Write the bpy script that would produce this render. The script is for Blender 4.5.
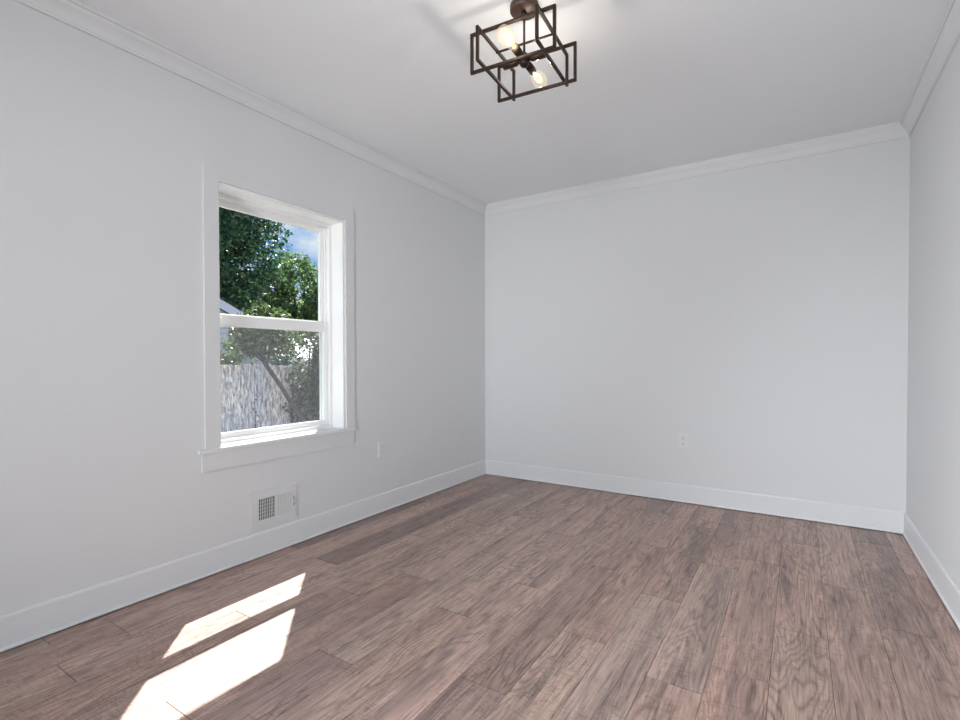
import bpy, bmesh, math, random
import numpy as np
from mathutils import Vector, Matrix
C = bpy.context.scene.collection
S = bpy.context.scene
for o in list(bpy.data.objects): bpy.data.objects.remove(o)

# ------------------------------------------------------------------ camera
XL, YB, XR, YR, H = -2.397, 3.836, 0.5415, -3.00, 2.4226      # inner faces of the room
EYE = 1.04
cam_d = bpy.data.cameras.new('camera'); cam = bpy.data.objects.new('camera', cam_d); C.objects.link(cam)
yaw, roll, pitch = 0.568893, -0.0018179, -0.0148629
R0 = Vector((math.cos(yaw), math.sin(yaw), 0)); F0 = Vector((-math.sin(yaw), math.cos(yaw), 0)); U0 = Vector((0, 0, 1))
F2 = F0*math.cos(pitch) + U0*math.sin(pitch); U2 = U0*math.cos(pitch) - F0*math.sin(pitch)
R3 = R0*math.cos(roll) + U2*math.sin(roll); U3 = U2*math.cos(roll) - R0*math.sin(roll)
M = Matrix((R3, U3, -F2)).transposed().to_4x4(); M.translation = (0, 0, EYE)
cam.matrix_world = M
cam_d.sensor_width = 36; cam_d.lens = 498.445/960*36
cam_d.shift_y = 7.047/960
cam_d.clip_start = 0.02; cam_d.clip_end = 300
S.camera = cam

# ------------------------------------------------------------------ world, sun, added fill lamps, exposure
S.view_settings.view_transform = 'Standard'; S.view_settings.look = 'None'
S.view_settings.exposure = 0.0; S.view_settings.gamma = 1.0; S.view_settings.use_curve_mapping = False

SKY_STRENGTH = 1.0
SUN_STRENGTH = 24.0
SUN_FROM = Vector((-0.580, 0.573, 1.005))
LEFT_WATTS = 22.0
LEFT_SLANT_WATTS = 38.0
REAR_FILL_WATTS = 17.0

w = bpy.data.worlds.new('sky'); S.world = w; w.use_nodes = True
nt = w.node_tree; nt.nodes.clear()
def N(t, k, **kw):
    n = t.nodes.new(k)
    for a, b in kw.items(): setattr(n, a, b)
    return n
def ramp(t, pts, interp='LINEAR'):
    n = N(t, 'ShaderNodeValToRGB'); cr = n.color_ramp; cr.interpolation = interp
    while len(cr.elements) > 1: cr.elements.remove(cr.elements[-1])
    for i, (p, c) in enumerate(pts):
        e = cr.elements[0] if i == 0 else cr.elements.new(p)
        e.position = p; e.color = (*c, 1) if len(c) == 3 else c
    return n
L = nt.links.new
tc = N(nt, 'ShaderNodeTexCoord'); sp = N(nt, 'ShaderNodeSeparateXYZ'); L(tc.outputs['Generated'], sp.inputs[0])
grad = ramp(nt, [(0.0, (0.30, 0.30, 0.28)), (0.02, (0.50, 0.66, 0.85)), (0.30, (0.13, 0.36, 0.82)), (1.0, (0.06, 0.20, 0.62))])
L(sp.outputs['Z'], grad.inputs[0])
mp = N(nt, 'ShaderNodeMapping'); mp.inputs['Scale'].default_value = (1, 1, 1.8); mp.inputs['Location'].default_value = (0.2, 0.35, 0.1)
L(tc.outputs['Generated'], mp.inputs[0])
no = N(nt, 'ShaderNodeTexNoise'); no.inputs['Scale'].default_value = 4.2; no.inputs['Detail'].default_value = 7; no.inputs['Roughness'].default_value = 0.55
L(mp.outputs[0], no.inputs['Vector'])
cl = ramp(nt, [(0.49, (0, 0, 0)), (0.64, (1, 1, 1))]); L(no.outputs['Fac'], cl.inputs[0])
mx = N(nt, 'ShaderNodeMixRGB'); L(cl.outputs[0], mx.inputs[0]); L(grad.outputs[0], mx.inputs[1]); mx.inputs[2].default_value = (0.92, 0.95, 1.0, 1)
bg = N(nt, 'ShaderNodeBackground'); L(mx.outputs[0], bg.inputs[0]); bg.inputs[1].default_value = SKY_STRENGTH
wo = N(nt, 'ShaderNodeOutputWorld'); L(bg.outputs[0], wo.inputs[0])

sd = bpy.data.lights.new('sun', 'SUN'); sd.energy = SUN_STRENGTH; sd.angle = 0.0093; sd.color = (1.0, 0.965, 0.92)
sun = bpy.data.objects.new('sun', sd); C.objects.link(sun); sun.location = (-12, 12, 22)
sun.rotation_euler = (-SUN_FROM).to_track_quat('-Z', 'Y').to_euler()

def panel(name, loc, aim, sx, sy, watts, spread=180):        # unseen fill lamps added behind the camera to even out the walls
    d = bpy.data.lights.new(name, 'AREA'); d.shape = 'RECTANGLE'; d.size = sx; d.size_y = sy; d.energy = watts; d.color = (0.935, 0.972, 1.0); d.spread = math.radians(spread)
    o = bpy.data.objects.new(name, d); C.objects.link(o); o.location = loc; o.rotation_euler = Vector(aim).to_track_quat('-Z', 'Y').to_euler()
panel('left_fill_up', (XL-0.02, -1.6, 1.35), (1, 1.3, 0.7), 1.35, 1.2, LEFT_WATTS, 60)
panel('left_fill_down', (XL-0.02, -1.6, 1.35), (1, 1.3, -0.42), 1.35, 1.2, LEFT_SLANT_WATTS, 52)
panel('rear_fill', (-0.10, YR+0.05, 1.10), (-2.2, 6.6, 0.15), 0.9, 1.8, REAR_FILL_WATTS, 55)

# ------------------------------------------------------------------ materials
def mat(name):
    m = bpy.data.materials.new(name); m.use_nodes = True
    t = m.node_tree; b = t.nodes['Principled BSDF']
    return m, t, b
def plain(name, col, rough=0.5, metal=0.0, spec=0.5, var=0.0, scale=40, bump=0.0):
    m, t, b = mat(name)
    b.inputs['Roughness'].default_value = rough; b.inputs['Metallic'].default_value = metal
    b.inputs['Specular IOR Level'].default_value = spec
    g = N(t, 'ShaderNodeTexCoord'); n = N(t, 'ShaderNodeTexNoise'); n.inputs['Scale'].default_value = scale; n.inputs['Detail'].default_value = 4
    t.links.new(g.outputs['Object'], n.inputs['Vector'])
    r = ramp(t, [(0.3, tuple(c*(1-var) for c in col)), (0.7, tuple(min(1, c*(1+var)) for c in col))])
    t.links.new(n.outputs['Fac'], r.inputs[0]); t.links.new(r.outputs[0], b.inputs['Base Color'])
    if bump:
        bp = N(t, 'ShaderNodeBump'); bp.inputs['Strength'].default_value = bump; bp.inputs['Distance'].default_value = 0.001
        t.links.new(n.outputs['Fac'], bp.inputs['Height']); t.links.new(bp.outputs[0], b.inputs['Normal'])
    return m
M_WALL = plain('wall_paint', (0.697, 0.704, 0.712), 0.75, spec=0.25, var=0.006, scale=300, bump=0.08)
M_CEIL = plain('ceiling_paint', (0.868, 0.882, 0.90), 0.9, spec=0.15, var=0.005, scale=300, bump=0.06)
M_TRIM = plain('trim_paint', (0.735, 0.745, 0.76), 0.42, spec=0.45, var=0.004, scale=60)
M_CASING = plain('casing_paint', (0.69, 0.696, 0.705), 0.55, spec=0.25, var=0.004, scale=60)
M_VINYL = plain('white_vinyl', (0.86, 0.86, 0.86), 0.3, spec=0.5, var=0.004, scale=60)
M_PLASTIC = plain('white_plastic', (0.72, 0.72, 0.72), 0.3, spec=0.5, var=0.004)
M_GREY = plain('grey_plastic', (0.55, 0.55, 0.55), 0.4, var=0.01)
M_VENT = plain('white_enamel', (0.70, 0.703, 0.71), 0.35, var=0.004)
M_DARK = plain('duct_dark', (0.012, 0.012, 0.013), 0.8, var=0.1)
M_SLOT = plain('slot_dark', (0.05, 0.05, 0.05), 0.6, var=0.1)
M_BRONZE = plain('oil_rubbed_bronze', (0.034, 0.017, 0.011), 0.40, metal=0.5, spec=0.5, var=0.25, scale=60)
M_CANOPY = plain('bronze_canopy', (0.066, 0.036, 0.027), 0.42, metal=0.3, spec=0.5, var=0.1, scale=30)
M_BRASS = plain('brass', (0.72, 0.50, 0.22), 0.3, metal=1.0, var=0.05)
M_EXT = plain('exterior_siding', (0.70, 0.70, 0.68), 0.7, var=0.03, scale=6)

def m_glass(name, tint=(0.96, 0.98, 0.97), refl=0.05):
    m = bpy.data.materials.new(name); m.use_nodes = True; t = m.node_tree; t.nodes.clear()
    o = N(t, 'ShaderNodeOutputMaterial'); mixs = N(t, 'ShaderNodeMixShader'); tr = N(t, 'ShaderNodeBsdfTransparent'); gl = N(t, 'ShaderNodeBsdfGlossy')
    tr.inputs[0].default_value = (*tint, 1); gl.inputs['Roughness'].default_value = 0.02
    lw = N(t, 'ShaderNodeLayerWeight'); lw.inputs[0].default_value = 0.15
    mm = N(t, 'ShaderNodeMath', operation='MULTIPLY'); mm.inputs[1].default_value = 0.35
    t.links.new(lw.outputs['Fresnel'], mm.inputs[0]); t.links.new(mm.outputs[0], mixs.inputs[0])
    t.links.new(tr.outputs[0], mixs.inputs[1]); t.links.new(gl.outputs[0], mixs.inputs[2]); t.links.new(mixs.outputs[0], o.inputs[0])
    return m
M_GLASS = m_glass('window_glass')
M_BULB = m_glass('bulb_glass', (1.0, 0.96, 0.88))
# add a faint warm glow to the lit bulb envelope (frosty amber glass of a lit lamp)
t = M_BULB.node_tree; outn = [n for n in t.nodes if n.type == 'OUTPUT_MATERIAL'][0]; src = outn.inputs[0].links[0].from_socket
em = N(t, 'ShaderNodeEmission'); em.inputs[0].default_value = (1.0, 0.88, 0.68, 1); em.inputs[1].default_value = 0.15
ads = N(t, 'ShaderNodeAddShader'); t.links.new(src, ads.inputs[0]); t.links.new(em.outputs[0], ads.inputs[1]); t.links.new(ads.outputs[0], outn.inputs[0])
M_FIL = bpy.data.materials.new('filament'); M_FIL.use_nodes = True; t = M_FIL.node_tree; t.nodes.clear()
o_ = N(t, 'ShaderNodeOutputMaterial'); e_ = N(t, 'ShaderNodeEmission'); e_.inputs[0].default_value = (1.0, 0.88, 0.66, 1); e_.inputs[1].default_value = 2.5; t.links.new(e_.outputs[0], o_.inputs[0])

# insect screen: fine grey mesh, mostly see-through, catches the sun
M_SCREEN = bpy.data.materials.new('insect_screen'); M_SCREEN.use_nodes = True; t = M_SCREEN.node_tree; t.nodes.clear()
o_ = N(t, 'ShaderNodeOutputMaterial'); ms = N(t, 'ShaderNodeMixShader'); tr = N(t, 'ShaderNodeBsdfTransparent'); d1 = N(t, 'ShaderNodeBsdfDiffuse'); d2 = N(t, 'ShaderNodeBsdfTranslucent'); m2 = N(t, 'ShaderNodeMixShader')
d1.inputs[0].default_value = (0.19, 0.19, 0.215, 1); d2.inputs[0].default_value = (0.19, 0.19, 0.22, 1); m2.inputs[0].default_value = 0.5
gt = N(t, 'ShaderNodeTexCoord'); wn = N(t, 'ShaderNodeTexNoise'); wn.inputs['Scale'].default_value = 220; t.links.new(gt.outputs['Object'], wn.inputs['Vector'])
mr = N(t, 'ShaderNodeMapRange'); mr.inputs['To Min'].default_value = 0.09; mr.inputs['To Max'].default_value = 0.17; t.links.new(wn.outputs['Fac'], mr.inputs['Value']); t.links.new(mr.outputs[0], ms.inputs[0])
t.links.new(d1.outputs[0], m2.inputs[1]); t.links.new(d2.outputs[0], m2.inputs[2]); t.links.new(tr.outputs[0], ms.inputs[1]); t.links.new(m2.outputs[0], ms.inputs[2]); t.links.new(ms.outputs[0], o_.inputs[0])

def m_leaf(name, cols, trans=0.45, rough=0.45):
    m = bpy.data.materials.new(name); m.use_nodes = True; t = m.node_tree; b = t.nodes['Principled BSDF']
    g = N(t, 'ShaderNodeNewGeometry'); n = len(cols)
    r = ramp(t, [(i/max(1, n-1), c) for i, c in enumerate(cols)]); t.links.new(g.outputs['Random Per Island'], r.inputs[0])
    t.links.new(r.outputs[0], b.inputs['Base Color']); b.inputs['Roughness'].default_value = rough; b.inputs['Specular IOR Level'].default_value = 0.4
    tl = N(t, 'ShaderNodeBsdfTranslucent'); t.links.new(r.outputs[0], tl.inputs[0])
    mxs = N(t, 'ShaderNodeMixShader'); mxs.inputs[0].default_value = trans
    o = [q for q in t.nodes if q.type == 'OUTPUT_MATERIAL'][0]
    t.links.new(b.outputs[0], mxs.inputs[1]); t.links.new(tl.outputs[0], mxs.inputs[2]); t.links.new(mxs.outputs[0], o.inputs[0])
    return m
M_LEAF_DARK = m_leaf('dark_leaves', [(0.014, 0.055, 0.030), (0.020, 0.075, 0.040), (0.030, 0.095, 0.050), (0.05, 0.12, 0.05), (0.22, 0.28, 0.11)], 0.30)  # last, brightest tone puts sunlit highlights into the colour of some leaves
M_LEAF_MID = m_leaf('mid_leaves', [(0.030, 0.085, 0.035), (0.055, 0.13, 0.05), (0.11, 0.18, 0.06), (0.26, 0.31, 0.10)], 0.40)
M_LEAF_LIME = m_leaf('lime_leaves', [(0.035, 0.065, 0.03), (0.07, 0.11, 0.04), (0.17, 0.22, 0.06)], 0.42)
M_LEAF_IVY = m_leaf('ivy_leaves', [(0.03, 0.05, 0.03), (0.05, 0.08, 0.04), (0.16, 0.19, 0.05)], 0.3)
M_LEAF_WEED = m_leaf('weed_leaves', [(0.03, 0.07, 0.045), (0.05, 0.10, 0.06)], 0.3)
M_BARK = plain('bark', (0.055, 0.044, 0.042), 0.9, var=0.5, scale=25, bump=0.6)
M_BARK2 = plain('dark_bark', (0.05, 0.04, 0.036), 0.9, var=0.5, scale=25, bump=0.6)
M_GRASS = plain('dry_yard', (0.17, 0.165, 0.145), 0.95, var=0.25, scale=6)
M_ROOF = plain('grey_shingle', (0.17, 0.17, 0.19), 0.9, var=0.25, scale=12)
M_WHITE_ROOF = plain('white_roof', (0.75, 0.75, 0.74), 0.7, var=0.03, scale=5)
M_FASCIA = plain('fascia_white', (0.58, 0.58, 0.66), 0.6, var=0.02)
M_SHADE = plain('window_dark', (0.03, 0.035, 0.045), 0.15, var=0.1)

def m_banded(name, c1, c2, axis, period, var=0.1):           # lap siding / brick courses as a surface pattern
    m, t, b = mat(name); g = N(t, 'ShaderNodeTexCoord'); s = N(t, 'ShaderNodeSeparateXYZ'); t.links.new(g.outputs['Object'], s.inputs[0])
    a = N(t, 'ShaderNodeMath', operation='DIVIDE'); a.inputs[1].default_value = period; t.links.new(s.outputs[axis], a.inputs[0])
    f = N(t, 'ShaderNodeMath', operation='FRACT'); t.links.new(a.outputs[0], f.inputs[0])
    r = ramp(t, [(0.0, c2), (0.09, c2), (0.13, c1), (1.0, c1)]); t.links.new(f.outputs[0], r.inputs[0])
    n = N(t, 'ShaderNodeTexNoise'); n.inputs['Scale'].default_value = 9; t.links.new(g.outputs['Object'], n.inputs['Vector'])
    q = N(t, 'ShaderNodeMixRGB', blend_type='MULTIPLY'); q.inputs[0].default_value = 1; t.links.new(r.outputs[0], q.inputs[1])
    r2 = ramp(t, [(0.3, (1-var,)*3), (0.7, (1, 1, 1))]); t.links.new(n.outputs['Fac'], r2.inputs[0]); t.links.new(r2.outputs[0], q.inputs[2])
    t.links.new(q.outputs[0], b.inputs['Base Color']); b.inputs['Roughness'].default_value = 0.8
    return m
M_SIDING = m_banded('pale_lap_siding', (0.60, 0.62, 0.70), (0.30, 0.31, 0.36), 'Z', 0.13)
M_BRICK = m_banded('red_brick', (0.24, 0.11, 0.10), (0.33, 0.27, 0.25), 'Z', 0.075, 0.45)

def m_fence():
    m, t, b = mat('weathered_fence'); g = N(t, 'ShaderNodeTexCoord')
    mp = N(t, 'ShaderNodeMapping'); mp.inputs['Scale'].default_value = (18, 36, 8.5); mp.inputs['Rotation'].default_value = (0.25, 0, 0); t.links.new(g.outputs['Object'], mp.inputs[0])
    n = N(t, 'ShaderNodeTexNoise'); n.inputs['Scale'].default_value = 1.0; n.inputs['Detail'].default_value = 8; n.inputs['Roughness'].default_value = 0.65; n.inputs['Distortion'].default_value = 0.8; t.links.new(mp.outputs[0], n.inputs['Vector'])
    r = ramp(t, [(0.33, (0.14, 0.12, 0.125)), (0.44, (0.36, 0.335, 0.34)), (0.52, (0.58, 0.56, 0.565)), (0.60, (0.84, 0.83, 0.83))]); t.links.new(n.outputs['Fac'], r.inputs[0])
    n2 = N(t, 'ShaderNodeTexNoise'); n2.inputs['Scale'].default_value = 2.2; n2.inputs['Detail'].default_value = 3; t.links.new(g.outputs['Object'], n2.inputs['Vector'])
    r2 = ramp(t, [(0.35, (0.80, 0.86, 1.0)), (0.6, (1.0, 0.97, 0.93))]); t.links.new(n2.outputs['Fac'], r2.inputs[0])
    q = N(t, 'ShaderNodeMixRGB', blend_type='MULTIPLY'); q.inputs[0].default_value = 1; t.links.new(r.outputs[0], q.inputs[1]); t.links.new(r2.outputs[0], q.inputs[2])
    t.links.new(q.outputs[0], b.inputs['Base Color']); b.inputs['Roughness'].default_value = 0.9
    return m
M_FENCE = m_fence()

def m_floor():
    m, t, b = mat('oak_look_planks'); lk = t.links.new
    g = N(t, 'ShaderNodeTexCoord'); at = N(t, 'ShaderNodeAttribute'); at.attribute_name = 'plank'
    sep = N(t, 'ShaderNodeSeparateXYZ'); lk(at.outputs['Vector'], sep.inputs[0])
    off = N(t, 'ShaderNodeVectorMath', operation='SCALE'); lk(at.outputs['Vector'], off.inputs[0]); off.inputs['Scale'].default_value = 37.0
    pos = N(t, 'ShaderNodeVectorMath', operation='ADD'); lk(g.outputs['Object'], pos.inputs[0]); lk(off.outputs[0], pos.inputs[1])
    def noise(scale, detail=5, rough=0.55, dist=0.0):
        mp = N(t, 'ShaderNodeMapping'); mp.inputs['Scale'].default_value = scale; lk(pos.outputs[0], mp.inputs[0])
        n = N(t, 'ShaderNodeTexNoise'); n.inputs['Scale'].default_value = 1; n.inputs['Detail'].default_value = detail; n.inputs['Roughness'].default_value = rough; n.inputs['Distortion'].default_value = dist
        lk(mp.outputs[0], n.inputs['Vector']); return n
    # base tone of each plank
    base = ramp(t, [(0.0, (0.276, 0.196, 0.178)), (0.18, (0.354, 0.246, 0.210)), (0.36, (0.432, 0.288, 0.242)), (0.54, (0.396, 0.288, 0.238)), (0.72, (0.465, 0.328, 0.282)), (0.86, (0.442, 0.326, 0.277)), (1.0, (0.313, 0.235, 0.223))])
    lk(sep.outputs[0], base.inputs[0])
    def mul(col, fac, pts, amount=1.0, blend='MULTIPLY'):
        r = ramp(t, pts); lk(fac, r.inputs[0])
        q = N(t, 'ShaderNodeMixRGB', blend_type=blend); q.inputs[0].default_value = amount; lk(col, q.inputs[1]); lk(r.outputs[0], q.inputs[2]); return q.outputs[0]
    tone = noise((9, 0.9, 1), 3, 0.5, 0.4)                       # strips of heartwood and sapwood along the plank
    col = mul(base.outputs[0], tone.outputs['Fac'], [(0.33, (0.76, 0.76, 0.78)), (0.44, (0.96, 0.95, 0.95)), (0.56, (1.06, 1.055, 1.05)), (0.66, (1.15, 1.13, 1.12))])
    blot = noise((14, 4.5, 1), 5, 0.6, 1.0)
    col = mul(col, blot.outputs['Fac'], [(0.30, (0.80, 0.80, 0.80)), (0.46, (1.0, 1.0, 1.0)), (0.70, (1.14, 1.13, 1.13))])
    streak = noise((80, 3.2, 1), 7, 0.70, 0.9)                   # thin dark streaks
    col = mul(col, streak.outputs['Fac'], [(0.33, (0.40, 0.37, 0.36)), (0.44, (0.93, 0.93, 0.93)), (0.62, (1.14, 1.14, 1.14))])
    fine = noise((210, 9, 1), 4, 0.65, 0.2)
    col = mul(col, fine.outputs['Fac'], [(0.30, (0.64, 0.62, 0.61)), (0.5, (1, 1, 1)), (0.70, (1.22, 1.22, 1.21))])
    # cathedral grain: contour lines of a stretched height field
    cf = noise((8.5, 1.15, 1), 2, 0.45, 0.35)
    k1 = N(t, 'ShaderNodeMath', operation='MULTIPLY'); k1.inputs[1].default_value = 115; lk(cf.outputs['Fac'], k1.inputs[0])
    k2 = N(t, 'ShaderNodeMath', operation='SINE'); lk(k1.outputs[0], k2.inputs[0])
    k3 = N(t, 'ShaderNodeMapRange'); k3.inputs['From Min'].default_value = -1; lk(k2.outputs[0], k3.inputs['Value'])
    cm = noise((6, 1.3, 1), 2, 0.5)
    rc = ramp(t, [(0.0, (0.66, 0.64, 0.63)), (0.30, (0.96, 0.96, 0.96)), (1.0, (1.07, 1.07, 1.07))]); lk(k3.outputs[0], rc.inputs[0])
    rcm = ramp(t, [(0.40, (0.12, 0.12, 0.12)), (0.58, (0.9, 0.9, 0.9))]); lk(cm.outputs['Fac'], rcm.inputs[0])
    q = N(t, 'ShaderNodeMixRGB', blend_type='MULTIPLY'); lk(rcm.outputs[0], q.inputs[0]); lk(col, q.inputs[1]); lk(rc.outputs[0], q.inputs[2]); col = q.outputs[0]
    # saw marks across the grain
    saw = noise((26, 75, 1), 3, 0.6, 1.8); sawm = noise((9, 3, 1), 2, 0.5)
    rs = ramp(t, [(0.34, (0.72, 0.70, 0.69)), (0.48, (1, 1, 1)), (0.64, (1.10, 1.10, 1.10))]); lk(saw.outputs['Fac'], rs.inputs[0])
    rm = ramp(t, [(0.40, (0, 0, 0)), (0.56, (1, 1, 1))]); lk(sawm.outputs['Fac'], rm.inputs[0])
    q = N(t, 'ShaderNodeMixRGB', blend_type='MULTIPLY'); lk(rm.outputs[0], q.inputs[0]); lk(col, q.inputs[1]); lk(rs.outputs[0], q.inputs[2]); col = q.outputs[0]
    # knots
    mpk = N(t, 'ShaderNodeMapping'); mpk.inputs['Scale'].default_value = (5.2, 1.9, 1); lk(pos.outputs[0], mpk.inputs[0])
    vo = N(t, 'ShaderNodeTexVoronoi'); vo.inputs['Scale'].default_value = 1.0; lk(mpk.outputs[0], vo.inputs['Vector'])
    rk = ramp(t, [(0.0, (0.42, 0.38, 0.36)), (0.045, (0.62, 0.6, 0.58)), (0.10, (1, 1, 1))]); lk(vo.outputs['Distance'], rk.inputs[0])
    q = N(t, 'ShaderNodeMixRGB', blend_type='MULTIPLY'); q.inputs[0].default_value = 0.8; lk(col, q.inputs[1]); lk(rk.outputs[0], q.inputs[2]); col = q.outputs[0]
    lk(col, b.inputs['Base Color'])
    b.inputs['Specular IOR Level'].default_value = 0.5
    rr = N(t, 'ShaderNodeMapRange'); rr.inputs['To Min'].default_value = 0.30; rr.inputs['To Max'].default_value = 0.44; lk(streak.outputs['Fac'], rr.inputs['Value']); lk(rr.outputs[0], b.inputs['Roughness'])
    bp = N(t, 'ShaderNodeBump'); bp.inputs['Strength'].default_value = 0.4; bp.inputs['Distance'].default_value = 0.0015; lk(fine.outputs['Fac'], bp.inputs['Height']); lk(bp.outputs[0], b.inputs['Normal'])
    return m
M_FLOOR = m_floor()
M_GAP = plain('plank_gap', (0.035, 0.026, 0.023), 0.9, var=0.1)

# ------------------------------------------------------------------ mesh helpers
class MB:
    def __init__(s): s.bm = bmesh.new()
    def box(s, x0, x1, y0, y1, z0, z1, bev=0.0):
        b2 = bmesh.new(); bmesh.ops.create_cube(b2, size=1)
        for v in b2.verts: v.co = Vector(((x0+x1)/2+v.co.x*(x1-x0), (y0+y1)/2+v.co.y*(y1-y0), (z0+z1)/2+v.co.z*(z1-z0)))
        if bev: bmesh.ops.bevel(b2, geom=b2.edges[:], offset=bev, segments=2, affect='EDGES', profile=0.6)
        s.add(b2); return s
    def add(s, b2, mtx=None):
        if mtx is not None: bmesh.ops.transform(b2, matrix=mtx, verts=b2.verts)
        me = bpy.data.meshes.new('t'); b2.to_mesh(me); b2.free(); s.bm.from_mesh(me); bpy.data.meshes.remove(me)
    def bar(s, a, b, w, h=None, bev=0.0, up=(0, 0, 1)):                # square bar between two points
        h = h or w; a, b = Vector(a), Vector(b); d = b-a; b2 = bmesh.new(); bmesh.ops.create_cube(b2, size=1)
        for v in b2.verts: v.co = Vector((v.co.x*w, v.co.y*h, v.co.z*d.length))
        if bev: bmesh.ops.bevel(b2, geom=b2.edges[:], offset=bev, segments=1, affect='EDGES')
        z = d.normalized(); u = Vector(up)
        if abs(z.dot(u)) > 0.98: u = Vector((math.cos(TH), math.sin(TH), 0))
        x = u.cross(z).normalized(); y = z.cross(x)
        m = Matrix((x, y, z)).transposed().to_4x4(); m.translation = (a+b)/2; s.add(b2, m); return s
    def lathe(s, prof, mtx=None, seg=32):                              # prof: [(r, z)]
        b2 = bmesh.new(); rings = []
        for r, z in prof:
            rings.append([b2.verts.new((0, 0, z))] if r < 1e-6 else [b2.verts.new((r*math.cos(2*math.pi*i/seg), r*math.sin(2*math.pi*i/seg), z)) for i in range(seg)])
        for p, q in zip(rings, rings[1:]):
            for i in range(seg):
                j = (i+1) % seg
                if len(p) == 1 and len(q) == 1: continue
                if len(p) == 1: b2.faces.new((p[0], q[i], q[j]))
                elif len(q) == 1: b2.faces.new((p[i], p[j], q[0]))
                else: b2.faces.new((p[i], p[j], q[j], q[i]))
        for f in b2.faces: f.smooth = True
        bmesh.ops.recalc_face_normals(b2, faces=b2.faces[:]); s.add(b2, mtx); return s
    def tube(s, pts, radii, seg=10):
        b2 = bmesh.new(); rings = []; pts = [Vector(p) for p in pts]
        for i, (p, r) in enumerate(zip(pts, radii)):
            d = (pts[min(i+1, len(pts)-1)]-pts[max(i-1, 0)]).normalized(); u = Vector((1, 0, 0)) if abs(d.x) < 0.9 else Vector((0, 1, 0))
            x = u.cross(d).normalized(); y = d.cross(x)
            rings.append([b2.verts.new(p+(x*math.cos(2*math.pi*k/seg)+y*math.sin(2*math.pi*k/seg))*r) for k in range(seg)])
        for p, q in zip(rings, rings[1:]):
            for k in range(seg): b2.faces.new((p[k], p[(k+1) % seg], q[(k+1) % seg], q[k]))
        b2.faces.new(rings[0][::-1]); b2.faces.new(rings[-1])
        for f in b2.faces: f.smooth = True
        s.add(b2); return s
    def sweep(s, prof, path, closed_prof=True):                        # prof: (out, z) points; path: [(point, outward miter dir)]
        rings = [[s.bm.verts.new(Vector(p)+Vector(n)*a+Vector((0, 0, z))) for a, z in prof] for p, n in path]
        k = len(prof)
        for p, q in zip(rings, rings[1:]):
            for i in range(k): s.bm.faces.new((p[i], p[(i+1) % k], q[(i+1) % k], q[i]))
        s.bm.faces.new(rings[0][::-1]); s.bm.faces.new(rings[-1])
        bmesh.ops.recalc_face_normals(s.bm, faces=s.bm.faces[:]); return s
    def build(s, name, m, parent=None, origin=None, kind=None):
        bmesh.ops.recalc_face_normals(s.bm, faces=s.bm.faces[:]) if False else None
        if origin is not None: bmesh.ops.translate(s.bm, vec=-Vector(origin), verts=s.bm.verts)
        me = bpy.data.meshes.new(name); s.bm.to_mesh(me); s.bm.free(); me.materials.append(m)
        o = bpy.data.objects.new(name, me); C.objects.link(o)
        if origin is not None: o.location = origin
        if parent is not None:
            o.parent = parent
            if origin is None: o.matrix_parent_inverse = parent.matrix_world.inverted() if False else Matrix.Translation(-parent_loc(parent))
        if kind: o['kind'] = kind
        return o
def parent_loc(p):
    v = Vector((0, 0, 0))
    while p is not None:
        v += Vector(p.location) + (p.matrix_parent_inverse.translation if p.parent else Vector((0, 0, 0))); p = p.parent
    return v
def empty(name, loc, label=None, cat=None, group=None, kind=None):
    o = bpy.data.objects.new(name, None); C.objects.link(o); o.location = loc; o.empty_display_size = 0.1
    tag(o, label, cat, group, kind); return o
def tag(o, label=None, cat=None, group=None, kind=None):
    for k, v in (('label', label), ('category', cat), ('group', group), ('kind', kind)):
        if v: o[k] = v
    return o
TH = 0.0711

# ------------------------------------------------------------------ room shell
WT = 0.20                                       # left wall thickness
WY0, WY1, WZ0, WZ1 = 1.364, 2.180, 0.590, 1.912 # window opening
GZ = -0.60                                      # ground level outside
b = MB()
b.box(XL-WT, XL, YR-0.15, -2.35, 0, H); b.box(XL-WT, XL, -0.85, WY0-0.016, 0, H); b.box(XL-WT, XL, -2.35, -0.85, 0, 0.7); b.box(XL-WT, XL, -2.35, -0.85, 2.0, H); b.box(XL-WT, XL, WY1, YB+0.15, 0, H)
b.box(XL-WT, XL, WY0-0.016, WY1, 0, WZ0); b.box(XL-WT, XL, WY0-0.016, WY1, WZ1, H)
b.build('wall_left', M_WALL, kind='structure')
MB().box(XL, XR, YB, YB+0.15, 0, H).build('wall_back', M_WALL, kind='structure')
MB().box(XR, XR+0.15, YR-0.15, YB+0.15, 0, H).build('wall_right', M_WALL, kind='structure')
b = MB(); b.box(XL, -2.15, YR-0.15, YR, 0, H); b.box(0.28, XR, YR-0.15, YR, 0, H); b.box(-2.15, 0.28, YR-0.15, YR, 2.18, H)
b.build('wall_rear', M_WALL, kind='structure')
MB().box(XL-WT, XR+0.15, YR-0.15, YB+0.15, H, H+0.15).build('ceiling', M_CEIL, kind='structure')
MB().box(XL-WT-0.01, XR+0.16, YR-0.16, YB+0.16, GZ-0.05, -0.02).build('trim_3', M_EXT, kind='structure')   # foundation below the floor

MB().box(XL-0.12, XL-0.115, -2.35, -0.85, 0.7, 2.0).build('added_blind', M_PLASTIC, kind='structure')      # unseen white blind added behind the camera to keep the sun out

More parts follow.
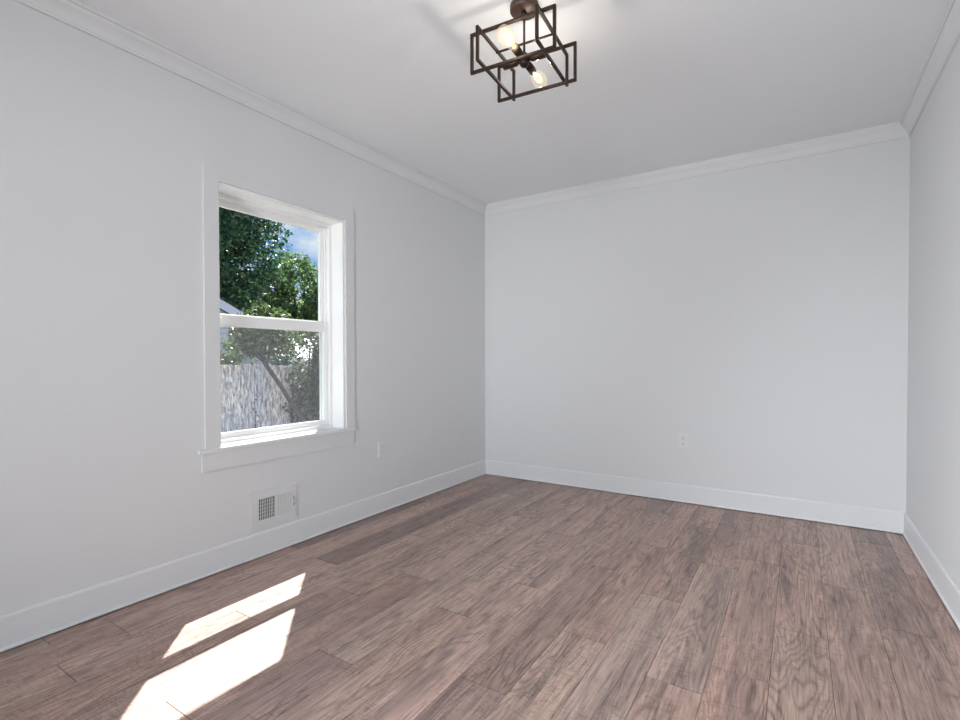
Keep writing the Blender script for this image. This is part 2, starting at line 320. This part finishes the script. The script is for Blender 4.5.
# floor: planks in staggered rows, read off the photograph
random.seed(5)
PW, PL = 0.1714, 1.085; X0 = -0.245-PW*13
joint = {-0.416: 1.66, -0.245: 1.835, -0.074: 2.235, 0.269: 2.46, 0.098: 1.70, -0.759: 1.768, -0.588: 2.243, -1.273: 1.658, -1.445: 1.183, -0.931: 1.33, -1.102: 2.035, -1.788: 1.55, -2.13: 0.642, -1.959: 1.183, -1.616: 0.75}
bm = bmesh.new(); cols = []
def addbox(x0, x1, y0, y1, z0, z1, mi, c):
    v = [bm.verts.new(p) for p in ((x0, y0, z1), (x1, y0, z1), (x1, y1, z1), (x0, y1, z1), (x0, y0, z0), (x1, y0, z0), (x1, y1, z0), (x0, y1, z0))]
    for q in ((0, 1, 2, 3), (4, 5, 1, 0), (5, 6, 2, 1), (6, 7, 3, 2), (7, 4, 0, 3)):
        f = bm.faces.new([v[i] for i in q]); f.material_index = mi; cols.append(c)
addbox(XL, XR, YR-0.15, YB, -0.02, -0.003, 1, (0, 0, 0))
x = X0; gp = 0.0014
while x < XR:
    j = None
    for k, vv in joint.items():
        if abs(k-x) < 0.03: j = vv
    if j is None: j = random.uniform(0, PL)
    y = j - PL*math.ceil((j-(YR-0.15))/PL)
    while y < YB:
        a, c = max(y, YR-0.15), min(y+PL, YB); xa, xb = max(x, XL), min(x+PW, XR)
        if c-a > 0.01 and xb-xa > 0.005:
            addbox(xa+gp*0.55, xb-gp*0.55, a+gp, c-gp, -0.003, 0.0, 0, (random.random(), random.random(), random.random()))
        y += PL
    x += PW
me = bpy.data.meshes.new('floor'); bm.to_mesh(me); bm.free(); me.materials.append(M_FLOOR); me.materials.append(M_GAP)
ca = me.attributes.new('plank', 'FLOAT_VECTOR', 'FACE')
for i, c in enumerate(cols): ca.data[i].vector = c
fo = bpy.data.objects.new('floor', me); C.objects.link(fo); fo['kind'] = 'structure'

# baseboards (with a small shoe strip) and crown moulding, mitred at the corners
BP = [(0, 0.006), (0.011, 0.006), (0.011, 0.120), (0.009, 0.126), (0.006, 0.130), (0, 0.130)]
SHOE = [(0.0112, 0.005), (0.018, 0.005), (0.018, 0.008), (0.016, 0.013), (0.0112, 0.016)]
CP = [(0, -0.082), (0.010, -0.082), (0.010, -0.072), (0.0125, -0.070), (0.014, -0.062), (0.021, -0.048), (0.031, -0.036), (0.041, -0.027), (0.044, -0.018), (0.044, -0.013), (0.053, -0.013), (0.053, 0), (0, 0)]
runs = {'left': [((XL, YR, 0), (1, 0, 0)), ((XL, YB, 0), (1, -1, 0))],
        'back': [((XL, YB, 0), (1, -1, 0)), ((XR, YB, 0), (-1, -1, 0))],
        'right': [((XR, YB, 0), (-1, -1, 0)), ((XR, YR, 0), (-1, 0, 0))]}
for i, (side, path) in enumerate(runs.items()):
    bb = MB().sweep(BP, path).build('baseboard_'+side, M_TRIM, kind='structure')
    MB().sweep(SHOE, path).build('shoe_strip', M_TRIM, bb)
    MB().sweep(CP, [((p[0], p[1], H), n) for p, n in path]).build('crown_moulding_'+side, M_TRIM, kind='structure')

# ------------------------------------------------------------------ window
win = empty('window_1', (XL, (WY0+WY1)/2, WZ0), kind='structure')
b = MB(); cz = 1.985; ct = 0.010
b.box(XL, XL+ct, 1.298, WY0+0.008, 0.612, cz); b.box(XL, XL+ct, WY1, 2.250, 0.612, cz); b.box(XL, XL+ct, WY0+0.008, WY1, WZ1, cz)
b.build('casing', M_CASING, win)
b = MB(); b.box(XL-0.11, XL+0.0, WY0, WY1, 0.590, 0.612, 0.001); b.box(XL, XL+0.020, 1.262, 2.256, 0.592, 0.612, 0.004); b.build('stool', M_TRIM, win)
MB().box(XL, XL+0.012, 1.280, 2.240, 0.503, 0.592, 0.0015).build('apron', M_CASING, win)
JT = 0.018; JX = XL-0.098                       # jamb boards set 6 mm back from the casing edge
b = MB(); JL = 0.003; b.box(XL-0.17, XL+0.0005, WY0-0.015, WY0+JL, 0.612, WZ1, 0.001); b.box(XL-0.17, XL+0.0005, WY1-JT, WY1, 0.612, WZ1, 0.001); b.box(XL-0.17, XL+0.0005, WY0+JL, WY1-JT, WZ1-JT, WZ1, 0.001)
b.build('jamb', M_VINYL, win)
# vinyl frame behind the jamb
fy0, fy1, fz0, fz1 = WY0+JL, WY1-JT, 0.612, WZ1-JT
b = MB()
for (xa, xb, e) in ((JX-0.012, JX, 0.022), (JX-0.050, JX-0.040, 0.020), (JX-0.095, JX-0.084, 0.026)):
    b.box(xa, xb, fy0, fy0+e, fz0, fz1, 0.001); b.box(xa, xb, fy1-e, fy1, fz0, fz1, 0.001); b.box(xa, xb, fy0+e, fy1-e, fz1-e, fz1, 0.001)
b.box(JX-0.094, JX-0.004, fy0+0.0005, fy0+0.010, fz0, fz1); b.box(JX-0.094, JX-0.004, fy1-0.010, fy1-0.0005, fz0, fz1); b.box(JX-0.094, JX-0.004, fy0+0.010, fy1-0.010, fz1-0.012, fz1-0.0005)
b.box(JX-0.100, JX+0.004, fy0+0.0005, fy1-0.0005, fz0-0.002, fz0+0.020, 0.002)
b.build('frame', M_VINYL, win)
def sash(name, x0, x1, y0, y1, z0, z1, st, top, bot):
    b = MB(); b.box(x0, x1, y0, y0+st, z0, z1, 0.002); b.box(x0, x1, y1-st, y1, z0, z1, 0.002); b.box(x0, x1, y0+st, y1-st, z1-top, z1, 0.002); b.box(x0, x1, y0+st, y1-st, z0, z0+bot, 0.002)
    g = 0.008; xm = (x0+x1)/2                     # glazing bead
    b.box(xm-0.010, xm+0.010, y0+st, y0+st+g, z0+bot, z1-top); b.box(xm-0.010, xm+0.010, y1-st-g, y1-st, z0+bot, z1-top)
    b.box(xm-0.010, xm+0.010, y0+st+g, y1-st-g, z1-top-g, z1-top); b.box(xm-0.010, xm+0.010, y0+st+g, y1-st-g, z0+bot, z0+bot+g)
    s = b.build(name, M_VINYL, win)
    MB().box(xm-0.002, xm+0.002, y0+st, y1-st, z0+bot, z1-top).build('glass', M_GLASS, s)
    return s
SY0, SY1 = fy0+0.011, fy1-0.011
LX1 = JX-0.013; LX0 = LX1-0.026; UX1 = LX0-0.010; UX0 = UX1-0.026
sash('lower_sash', LX0, LX1, SY0, SY1, 0.626, 1.275, 0.034, 0.052, 0.028)
sash('upper_sash', UX0, UX1, SY0, SY1, 1.225, fz1-0.012, 0.030, 0.030, 0.052)
b = MB(); sx = JX-0.092
b.box(sx, sx+0.007, SY0, SY0+0.016, 0.632, 1.27); b.box(sx, sx+0.007, SY1-0.016, SY1, 0.632, 1.27); b.box(sx, sx+0.007, SY0, SY1, 1.255, 1.27); b.box(sx, sx+0.007, SY0, SY1, 0.632, 0.648)
sf = b.build('screen_frame', M_VINYL, win)
MB().box(sx+0.003, sx+0.0036, SY0+0.016, SY1-0.016, 0.648, 1.255).build('insect_screen', M_SCREEN, sf)

# ------------------------------------------------------------------ wall register
vy0, vy1, vz0, vz1 = 1.530, 1.808, 0.157, 0.341
v = empty('wall_register', (XL, (vy0+vy1)/2, vz0), 'white steel floor-level air register on the wall under the window', 'air vent')
b = MB(); gx0, gx1 = 1.574, 1.669; fx0, fx1 = 1.681, 1.779; gz0, gz1 = 0.192, 0.305
t0, t1 = XL+0.0005, XL+0.008
for (ya, yb, za, zb) in ((vy0, gx0, vz0, vz1), (gx1, fx0, vz0, vz1), (fx1, vy1, vz0, vz1), (gx0, gx1, vz0, gz0), (gx0, gx1, gz1, vz1), (fx0, fx1, vz0, gz0), (fx0, fx1, gz1, vz1)): b.box(t0, t1, ya, yb, za, zb)
b.box(XL+0.0005, XL+0.005, vy0-0.006, vy1+0.006, vz0-0.006, vz0+0.004); b.box(XL+0.0005, XL+0.005, vy0-0.006, vy1+0.006, vz1-0.004, vz1+0.006); b.box(XL+0.0005, XL+0.005, vy0-0.006, vy0+0.004, vz0, vz1); b.box(XL+0.0005, XL+0.005, vy1-0.004, vy1+0.006, vz0, vz1)
b.build('face_plate', M_VENT, v)
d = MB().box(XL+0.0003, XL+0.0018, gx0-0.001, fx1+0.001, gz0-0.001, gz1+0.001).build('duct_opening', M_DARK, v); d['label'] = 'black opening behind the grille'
for k in range(8):
    y = gx0 + (k+0.5+0.5)*(gx1-gx0)/9
    MB().box(XL+0.002, XL+0.0075, y-0.0011, y+0.0011, gz0, gz1).build('grille_bar', M_VENT, v)
for k in range(5):
    z = gz0 + (k+1)*(gz1-gz0)/6
    MB().box(XL+0.002, XL+0.0035, gx0, gx1, z-0.0010, z+0.0010).build('cross_bar', M_VENT, v)
for k in range(9):                               # louvres angled shut
    y = fx0 + (k+0.5)*(fx1-fx0)/9
    bb = bmesh.new(); bmesh.ops.create_cube(bb, size=1)
    mtx = Matrix.Translation((XL+0.0055, y, (gz0+gz1)/2)) @ Matrix.Rotation(math.radians(82), 4, 'Z') @ Matrix.Diagonal((0.0086, 0.0012, gz1-gz0, 1))
    m_ = MB(); m_.add(bb, mtx); m_.build('louvre', M_VENT, v)
lv = MB(); lv.box(XL+0.008, XL+0.0085, 1.7875, 1.7915, 0.222, 0.276); lv.build('lever_slot', M_SLOT, v)
MB().box(XL+0.0085, XL+0.016, 1.7878, 1.7912, 0.240, 0.256, 0.001).build('lever', M_VENT, v)
for z in (0.172, 0.326):
    MB().lathe([(0, 0.0022), (0.003, 0.0018), (0.0042, 0)], Matrix.Translation((XL+0.008, (vy0+vy1)/2, z)) @ Matrix.Rotation(math.pi/2, 4, 'Y'), 12).build('screw', M_VENT, v)

# ------------------------------------------------------------------ electrical outlets
def outlet(name, loc, rz, label):                # local frame: face looks along -Y
    o = empty(name, loc, label, 'outlet', 'white wall outlets'); o.rotation_euler = (0, 0, rz)
    def part(mb, nm, m, par=o):
        me_o = mb.build(nm, m); me_o.parent = par; return me_o
    pw, ph = 0.035, 0.0572
    part(MB().box(-pw, pw, -0.006, -0.0003, -ph, ph, 0.002), 'cover_plate', M_PLASTIC)
    for s in (-1, 1):
        zc = s*0.0195
        r = part(MB().box(-0.0168, 0.0168, -0.0085, -0.006, zc-0.0138, zc+0.0138, 0.003), 'receptacle', M_PLASTIC)
        part(MB().box(-0.0075, -0.0052, -0.0088, -0.0084, zc-0.002, zc+0.0065), 'slot', M_SLOT, r)
        part(MB().box(0.0052, 0.0072, -0.0088, -0.0084, zc-0.001, zc+0.0065), 'slot', M_SLOT, r)
        part(MB().lathe([(0, 0.0004), (0.0026, 0.0004), (0.0026, 0)], Matrix.Translation((0, -0.0085, zc-0.0075)) @ Matrix.Rotation(math.pi/2, 4, 'X'), 12), 'ground_hole', M_SLOT, r)
    part(MB().lathe([(0, 0.0014), (0.0022, 0.0012), (0.0032, 0)], Matrix.Translation((0, -0.006, 0)) @ Matrix.Rotation(math.pi/2, 4, 'X'), 12), 'screw', M_GREY)
    return o
outlet('wall_outlet', (XL, 2.4985, 0.432), math.pi/2, 'white outlet plate on the window wall, right of the window')
outlet('wall_outlet.001', (-0.702, YB, 0.449), 0, 'white outlet plate on the bare back wall facing us')

# ------------------------------------------------------------------ ceiling light
CX, CY = -0.913, 1.753
lt = empty('ceiling_light', (CX, CY, H), 'oil-rubbed bronze open-cage light with two lit bulbs, mounted to the ceiling', 'ceiling light')
ux, vx = Vector((math.cos(TH), math.sin(TH), 0)), Vector((-math.sin(TH), math.cos(TH), 0))
def P(a, bb, z): return Vector((CX, CY, 0)) + ux*a + vx*bb + Vector((0, 0, z))
MB().lathe([(0, H-0.0005), (0.0555, H-0.0005), (0.0555, H-0.019), (0.0545, H-0.0222), (0.052, H-0.024), (0.012, H-0.0244), (0, H-0.028)], Matrix.Translation((CX, CY, 0)), 48).build('canopy', M_CANOPY, lt)
MB().lathe([(0, H-0.028), (0.010, H-0.024), (0.010, H-0.036), (0.0045, H-0.044), (0.0045, 2.235), (0, 2.235)], Matrix.Translation((CX, CY, 0)), 16).build('rod', M_BRONZE, lt)
ZM = 2.213
MB().lathe([(0, 0.024), (0.012, 0.024), (0.019, 0.016), (0.019, -0.016), (0.014, -0.024), (0.005, -0.030), (0, -0.030)], Matrix.Translation((CX, CY, ZM)), 24).build('hub', M_BRONZE, lt)
LU, WV, MU, KV = 0.168, 0.118, 0.119, 0.163; bw = 0.0112
def frame(p0, p1, z0, z1):
    b = MB(); e = bw/2
    A, B_ = P(*p0, 0), P(*p1, 0); d = (B_-A).normalized()*e
    for z in (z0, z1): b.bar(A-d+Vector((0, 0, z)), B_+d+Vector((0, 0, z)), bw, bw, 0.0012)
    for q in (A, B_): b.bar(q+Vector((0, 0, z0)), q+Vector((0, 0, z1)), bw, bw, 0.0012)
    return b.build('cage_frame', M_BRONZE, lt)
frame((-LU, -WV), (LU, -WV), 2.148, 2.292); frame((-LU, WV), (LU, WV), 2.148, 2.292)
frame((-MU, -KV), (-MU, KV), 2.163, 2.283); frame((MU, -KV), (MU, KV), 2.163, 2.283)
MB().bar(P(-MU-0.004, 0, 2.276), P(MU+0.004, 0, 2.276), 0.007, 0.007, 0.001).build('crossbar', M_BRONZE, lt)
def along(d, off):
    z = d.normalized(); x_ = Vector((0, 0, 1)).cross(z).normalized(); y_ = z.cross(x_)
    m_ = Matrix((x_, y_, z)).transposed().to_4x4(); m_.translation = Vector((CX, CY, ZM))+z*off; return m_
for d, has in ((vx, 1), (-vx, 1), (ux, 0), (-ux, 0)):
    MB().lathe([(0, 0.012), (0.009, 0.012), (0.009, 0.026), (0.0145, 0.030), (0.0155, 0.055), (0.0155, 0.088), (0.013, 0.088), (0.013, 0.070), (0, 0.070)], along(d, 0), 20).build('socket', M_BRONZE, lt)
    if has:
        bl = MB().lathe([(0.013, 0.088), (0.0145, 0.098), (0.020, 0.115), (0.027, 0.137), (0.0305, 0.158), (0.0300, 0.176), (0.0245, 0.193), (0.014, 0.204), (0, 0.208)], along(d, 0), 24).build('bulb', M_BULB, lt)
        bl['label'] = 'clear pear-shaped bulb with glowing filament'
        MB().lathe([(0, 0.075), (0.0125, 0.075), (0.0125, 0.094), (0.008, 0.098), (0, 0.098)], along(d, 0), 16).build('bulb_base', M_BRASS, bl)
        f = MB(); m_ = along(d, 0)
        for k in range(6):
            a = k*math.pi/3
            f.tube([m_ @ Vector((0.005*math.cos(a), 0.005*math.sin(a), 0.108)), m_ @ Vector((0.014*math.cos(a), 0.014*math.sin(a), 0.145)), m_ @ Vector((0.007*math.cos(a+.5), 0.007*math.sin(a+.5), 0.175))], [0.0007]*3, 6)
        f.build('filament', M_FIL, bl)
        pd = bpy.data.lights.new('bulb_light', 'POINT'); pd.energy = 1.3; pd.shadow_soft_size = 0.006; pd.color = (1.0, 0.95, 0.88)
        po = bpy.data.objects.new('bulb_light', pd); C.objects.link(po); po.location = m_ @ Vector((0, 0, 0.150))

# ------------------------------------------------------------------ outdoors
MB().box(-60, 30, -40, 60, GZ-0.3, GZ-0.06).build('ground', M_GRASS, kind='structure')
rng = np.random.default_rng(3)
def foliage(name, m, parent, clumps, n, size, stretch=1.0):
    """leaf-shaped pointed blades scattered through overlapping clumps: list of (centre, radius)"""
    vs = []; fs = []
    tot = sum(r**2 for _, r in clumps)
    for c, r in clumps:
        k = max(8, int(n*r*r/tot))
        d = rng.normal(size=(k, 3)); d /= np.linalg.norm(d, axis=1)[:, None]
        rad = r*(rng.random(k)**0.45)[:, None]
        p = np.array(c) + d*rad*np.array([1, 1, stretch])
        a = rng.normal(size=(k, 3)); a /= np.linalg.norm(a, axis=1)[:, None]
        q = rng.normal(size=(k, 3)); bvec = np.cross(a, q); bvec /= np.linalg.norm(bvec, axis=1)[:, None]
        nn = np.cross(a, bvec); s = size*(0.65+0.7*rng.random(k))[:, None]
        base = len(vs)
        quad = np.stack([p-a*s*0.5, p+bvec*s*0.30-nn*s*0.08, p+a*s*0.55, p-bvec*s*0.30-nn*s*0.08], 1).reshape(-1, 3)
        vs.extend(quad.tolist()); fs.extend([(base+4*i, base+4*i+1, base+4*i+2, base+4*i+3) for i in range(k)])
    me = bpy.data.meshes.new(name); me.from_pydata(vs, [], fs); me.materials.append(m)
    o = bpy.data.objects.new(name, me); C.objects.link(o)
    if parent is not None: o.parent = parent; o.matrix_parent_inverse = Matrix.Translation(-Vector(parent.location))
    return o
def blob(c, rad, n, r0, r1, seed):                # clumps filling an ellipsoid
    g = np.random.default_rng(seed); out = []
    while len(out) < n:
        d = g.uniform(-1, 1, 3)
        if d@d <= 1 and d@d > 0.12: out.append((np.array(c)+d*np.array(rad), g.uniform(r0, r1)))
    return out

# board fence
fx = -6.0
fe = empty('board_fence', (fx, 3.6, GZ-0.06), 'weathered whitish board fence behind the leaning tree, seen through the lower pane', 'fence')
b = MB(); y = 0.4; random.seed(11)
while y < 9.0:
    wd = random.uniform(0.085, 0.10); zt = 0.985-0.02*(y-3.4)+random.uniform(-0.012, 0.012)
    b.box(fx-0.009+random.uniform(-.003, .003), fx+0.009, y, y+wd-0.004, GZ-0.04, zt, 0.003); y += wd
b.build('board_panel', M_FENCE, fe)
for z in (-0.25, 0.65): MB().box(fx-0.055, fx-0.012, 0.4, 9.0, z, z+0.09).build('rail', M_FENCE, fe)
for y in (0.5, 2.9, 5.3, 7.7): MB().box(fx-0.15, fx-0.056, y, y+0.095, GZ-0.06, 0.94).build('post', M_FENCE, fe)

# leaning small tree in front of the fence
tr = empty('leaning_tree', (-5.45, 4.66, GZ-0.06), 'small leaning tree with a bare slanted trunk in front of the whitish fence', 'tree')
MB().tube([(-5.45, 4.66, GZ-0.06), (-5.5, 4.42, 0.02), (-5.56, 4.18, 0.42), (-5.58, 3.99, 0.72), (-5.6, 3.80, 0.98), (-5.6, 3.66, 1.25)], [0.042, 0.034, 0.030, 0.028, 0.025, 0.017]).build('trunk', M_BARK, tr)
for e, mz in (((-5.5, 3.42, 1.42), 1.05), ((-5.62, 4.05, 1.40), 0.95), ((-5.65, 3.70, 1.62), 1.2), ((-5.4, 3.30, 1.18), 1.0)):
    MB().tube([(-5.6, 3.80, mz), tuple((np.array((-5.6, 3.75, mz))+np.array(e))/2+np.array((0, 0, .05))), e], [0.017, 0.012, 0.006], 7).build('branch', M_BARK, tr)
foliage('foliage', M_LEAF_LIME, tr, blob((-5.55, 3.69, 1.32), (0.42, 0.38, 0.29), 34, 0.10, 0.20, 4)+[((-5.5, 3.75, 1.62), 0.13), ((-5.5, 3.92, 1.60), 0.10), ((-5.5, 3.60, 1.60), 0.10)], 2900, 0.060)

# dark trunk with climbing vines against the right of the fence
dk = empty('vine_covered_tree', (-5.78, 4.73, GZ-0.06), 'dark vine-covered tree trunk against the right end of the fence', 'tree')
MB().tube([(-5.78, 4.73, GZ-0.06), (-5.79, 4.74, 0.3), (-5.78, 4.72, 0.9), (-5.80, 4.76, 1.30), (-5.83, 4.78, 1.42)], [0.085, 0.075, 0.07, 0.05, 0.02]).build('trunk', M_BARK2, dk)
cl_ = [((-5.72+0.06*math.sin(k*2.1), 4.62+0.20*math.sin(k*1.7), 0.0+k*0.075), 0.14) for k in range(18)]+[((-5.72, 4.62, 1.30), 0.17), ((-5.70, 4.78, 1.28), 0.16)]
foliage('vine_leaves', M_LEAF_IVY, dk, cl_, 1500, 0.055)
MB().tube([(-5.70, 4.55, GZ-0.06), (-5.72, 4.60, 0.2), (-5.72, 4.52, 0.7), (-5.74, 4.58, 1.2)], [0.018, 0.016, 0.013, 0.010], 7).build('vine_stem', M_BARK2, dk)
iv = empty('ivy', (-5.88, 4.38, GZ-0.06), 'patch of sparse ivy creeping on the fence between the two trunks', 'ivy')
foliage('ivy_leaves', M_LEAF_IVY, iv, [((-5.90, 4.36+0.030*k, -0.1+((k*7) % 17)*0.065), 0.12) for k in range(17)], 750, 0.050)
MB().tube([(-5.88, 4.38, GZ-0.06), (-5.93, 4.42, 0.3), (-5.95, 4.46, 0.85)], [0.014, 0.012, 0.008], 7).build('stem', M_BARK2, iv)

# tall weed in front of the fence
wd_ = empty('tall_weed', (-5.75, 3.76, GZ-0.06), 'tall narrow leafy weed standing in front of the fence, left of the slanted trunk', 'plant')
MB().tube([(-5.75, 3.76, GZ-0.06), (-5.76, 3.76, 0.2), (-5.77, 3.75, 0.66)], [0.008, 0.006, 0.003], 6).build('stem', M_BARK, wd_)
vs = []; fs = []
for k in range(30):
    z = -0.5+k*0.04; a = k*2.4; ln = 0.085*(1-0.45*k/30); dx, dy = math.cos(a)*ln, math.sin(a)*ln; i0 = len(vs); c = (-5.757, 3.757, z); px_, py_ = -dy*0.26, dx*0.26
    vs += [c, (c[0]+dx*.5+px_, c[1]+dy*.5+py_, z+0.015), (c[0]+dx, c[1]+dy, z-0.02), (c[0]+dx*.5-px_, c[1]+dy*.5-py_, z+0.015)]; fs.append((i0, i0+1, i0+2, i0+3))
me = bpy.data.meshes.new('leaves'); me.from_pydata(vs, [], fs); me.materials.append(M_LEAF_WEED); lo = bpy.data.objects.new('leaves', me); C.objects.link(lo); lo.parent = wd_; lo.matrix_parent_inverse = Matrix.Translation(-Vector(wd_.location))

# neighbour's house
hs = empty('neighbour_house', (-14.0, 4.5, GZ-0.06), 'neighbouring house with pale siding and white gable edge, at the left of the window view', 'house')
hx0, hx1, hy0, hy1, ez = -19.0, -12.05, 1.2, 7.15, 2.18; ry = (hy0+hy1)/2; rz_ = ez+(hy1-ry)*0.47
bmh = bmesh.new()
def prism(bm_, pts, x0, x1):
    a = [bm_.verts.new((x0, y, z)) for y, z in pts]; c = [bm_.verts.new((x1, y, z)) for y, z in pts]; n = len(pts)
    bm_.faces.new(a[::-1]); bm_.faces.new(c)
    for i in range(n): bm_.faces.new((a[i], a[(i+1) % n], c[(i+1) % n], c[i]))
    bmesh.ops.recalc_face_normals(bm_, faces=bm_.faces[:])
prism(bmh, [(hy0, GZ-0.06), (hy1, GZ-0.06), (hy1, ez), (ry, rz_), (hy0, ez)], hx0, hx1)
m_ = MB(); m_.add(bmh); m_.build('wall', M_SIDING, hs)
for s in (1, -1):
    yE = ry+s*(hy1-ry+0.40); zE = ez-0.40*0.47; bmr = bmesh.new()
    prism(bmr, [(ry, rz_+0.02), (yE, zE+0.02), (yE, zE+0.14), (ry, rz_+0.14)], hx0-0.3, hx1+0.26); m_ = MB(); m_.add(bmr); m_.build('roof', M_ROOF, hs)
    bmr = bmesh.new(); prism(bmr, [(ry, rz_-0.06), (yE, zE-0.06), (yE, zE+0.15), (ry, rz_+0.15)], hx1+0.262, hx1+0.30); m_ = MB(); m_.add(bmr); m_.build('rake_board', M_FASCIA, hs)
MB().box(hx1, hx1+0.03, 6.55, 7.02, 2.08, 2.19).build('gable_vent', M_SHADE, hs)
MB().box(hx1-0.4, hx1+0.02, 7.151, 7.40, GZ-0.06, 1.95).build('brick_pier', M_BRICK, hs)

# white garage seen past the small tree
ga = empty('garage', (-15.4, 11.2, GZ-0.06), 'white low garage beyond the fence, right of the small tree crown', 'garage')
b = MB(); b.box(-17.3, -14.5, 10.60, 14.2, GZ-0.06, 1.20); b.build('wall', M_WHITE_ROOF, ga)
bmg = bmesh.new(); prism(bmg, [(-14.25, 1.12), (-15.9, 1.86), (-17.55, 1.12), (-17.55, 1.02), (-15.9, 1.76), (-14.25, 1.02)], 10.2, 14.3)
for v_ in bmg.verts: v_.co = Vector((v_.co.y, v_.co.x, v_.co.z))
bmesh.ops.recalc_face_normals(bmg, faces=bmg.faces[:]); b = MB(); b.add(bmg); b.build('roof', M_WHITE_ROOF, ga)

# big trees beyond the fence
def tree(name, label, base, crown_c, rad, n_cl, n_leaf, leaf, m, seed, r0=0.8, r1=1.5, th=0.28):
    t_ = empty(name, (base[0], base[1], GZ-0.06), label, 'tree', 'trees beyond the fence'); b0 = Vector((base[0], base[1], GZ-0.06)); c = Vector(crown_c)
    MB().tube([b0, b0.lerp(c, 0.4), b0.lerp(c, 0.75), c+Vector((0, 0, rad[2]*0.5))], [th, th*0.8, th*0.6, th*0.2]).build('trunk', M_BARK2, t_)
    g = np.random.default_rng(seed+50)
    for k in range(6):
        a = k*1.05+g.uniform(0, .5); e = c+Vector((math.cos(a)*rad[0]*.7, math.sin(a)*rad[1]*.7, rad[2]*g.uniform(-.2, .5))); s_ = b0.lerp(c, 0.55+0.07*k)
        MB().tube([s_, s_.lerp(e, .5)+Vector((0, 0, .25)), e], [th*0.4, th*0.25, th*0.08], 7).build('limb', M_BARK2, t_)
    foliage('foliage', m, t_, blob(crown_c, rad, n_cl, r0, r1, seed), n_leaf, leaf)
    return t_
tree('broadleaf_tree', 'huge dark green broadleaf tree filling the left of the upper pane', (-24.0, 12.9), (-24.0, 12.9, 7.4), (3.6, 3.45, 6.7), 260, 66000, 0.21, M_LEAF_DARK, 1, 0.6, 1.1)
tree('broadleaf_tree.001', 'lighter yellow-green tree at the right of the upper pane, below the clouds', (-27.0, 20.4), (-27.0, 20.4, 3.9), (3.0, 3.0, 3.6), 130, 34000, 0.20, M_LEAF_MID, 2, 0.45, 0.9, 0.2)
# conifer tips against the sky
def conifer(name, label, base, top, rad, seed, n):
    t_ = empty(name, (base[0], base[1], GZ-0.06), label, 'conifer tree'); MB().tube([(base[0], base[1], GZ-0.06), (base[0], base[1], top)], [0.16, 0.01]).build('trunk', M_BARK2, t_)
    cl = [((base[0], base[1], top-0.12-k*0.28), 0.10+rad*k/22) for k in range(22)]
    foliage('foliage', M_LEAF_DARK, t_, cl, n, 0.14, 0.6)
conifer('conifer_tree', 'narrow dark conifer tip against the sky, left of two', (-33.0, 25.8), 9.1, 0.9, 1, 3500)
conifer('conifer_tree.001', 'narrow dark conifer tip at the right edge of the upper pane', (-36.5, 29.7), 9.8, 1.2, 2, 3500)
sh = empty('pale_shrub', (-10.6, 6.1, GZ-0.06), 'pale green shrub in front of the neighbouring house siding', 'shrub')
MB().tube([(-10.6, 6.1, GZ-0.06), (-10.6, 6.1, 0.8)], [0.04, 0.02], 7).build('stem', M_BARK, sh)
foliage('foliage', M_LEAF_LIME, sh, blob((-10.6, 6.1, 0.75), (0.5, 0.5, 0.75), 24, 0.15, 0.28, 8), 2200, 0.09)

for nm, (px_, py_), lb in (('dark_shrub', (-11.3, 6.75), 'dark shrub just behind the fence, below the left of the small tree crown'), ('dark_shrub.001', (-10.5, 7.65), 'dark shrub behind the fence, right below the middle of the small tree crown'), ('dark_shrub.002', (-10.2, 8.3), 'dark shrub behind the fence in front of the white garage')):
    q_ = empty(nm, (px_, py_, GZ-0.06), lb, 'shrub', 'dark shrubs behind the fence')
    MB().tube([(px_, py_, GZ-0.06), (px_, py_, 0.7)], [0.035, 0.015], 7).build('stem', M_BARK2, q_)
    foliage('foliage', M_LEAF_DARK, q_, blob((px_, py_, 0.35), (0.36, 0.30, 0.85 if nm != 'dark_shrub.002' else 0.72), 24, 0.12, 0.22, int(-px_*100)), 2200, 0.085)
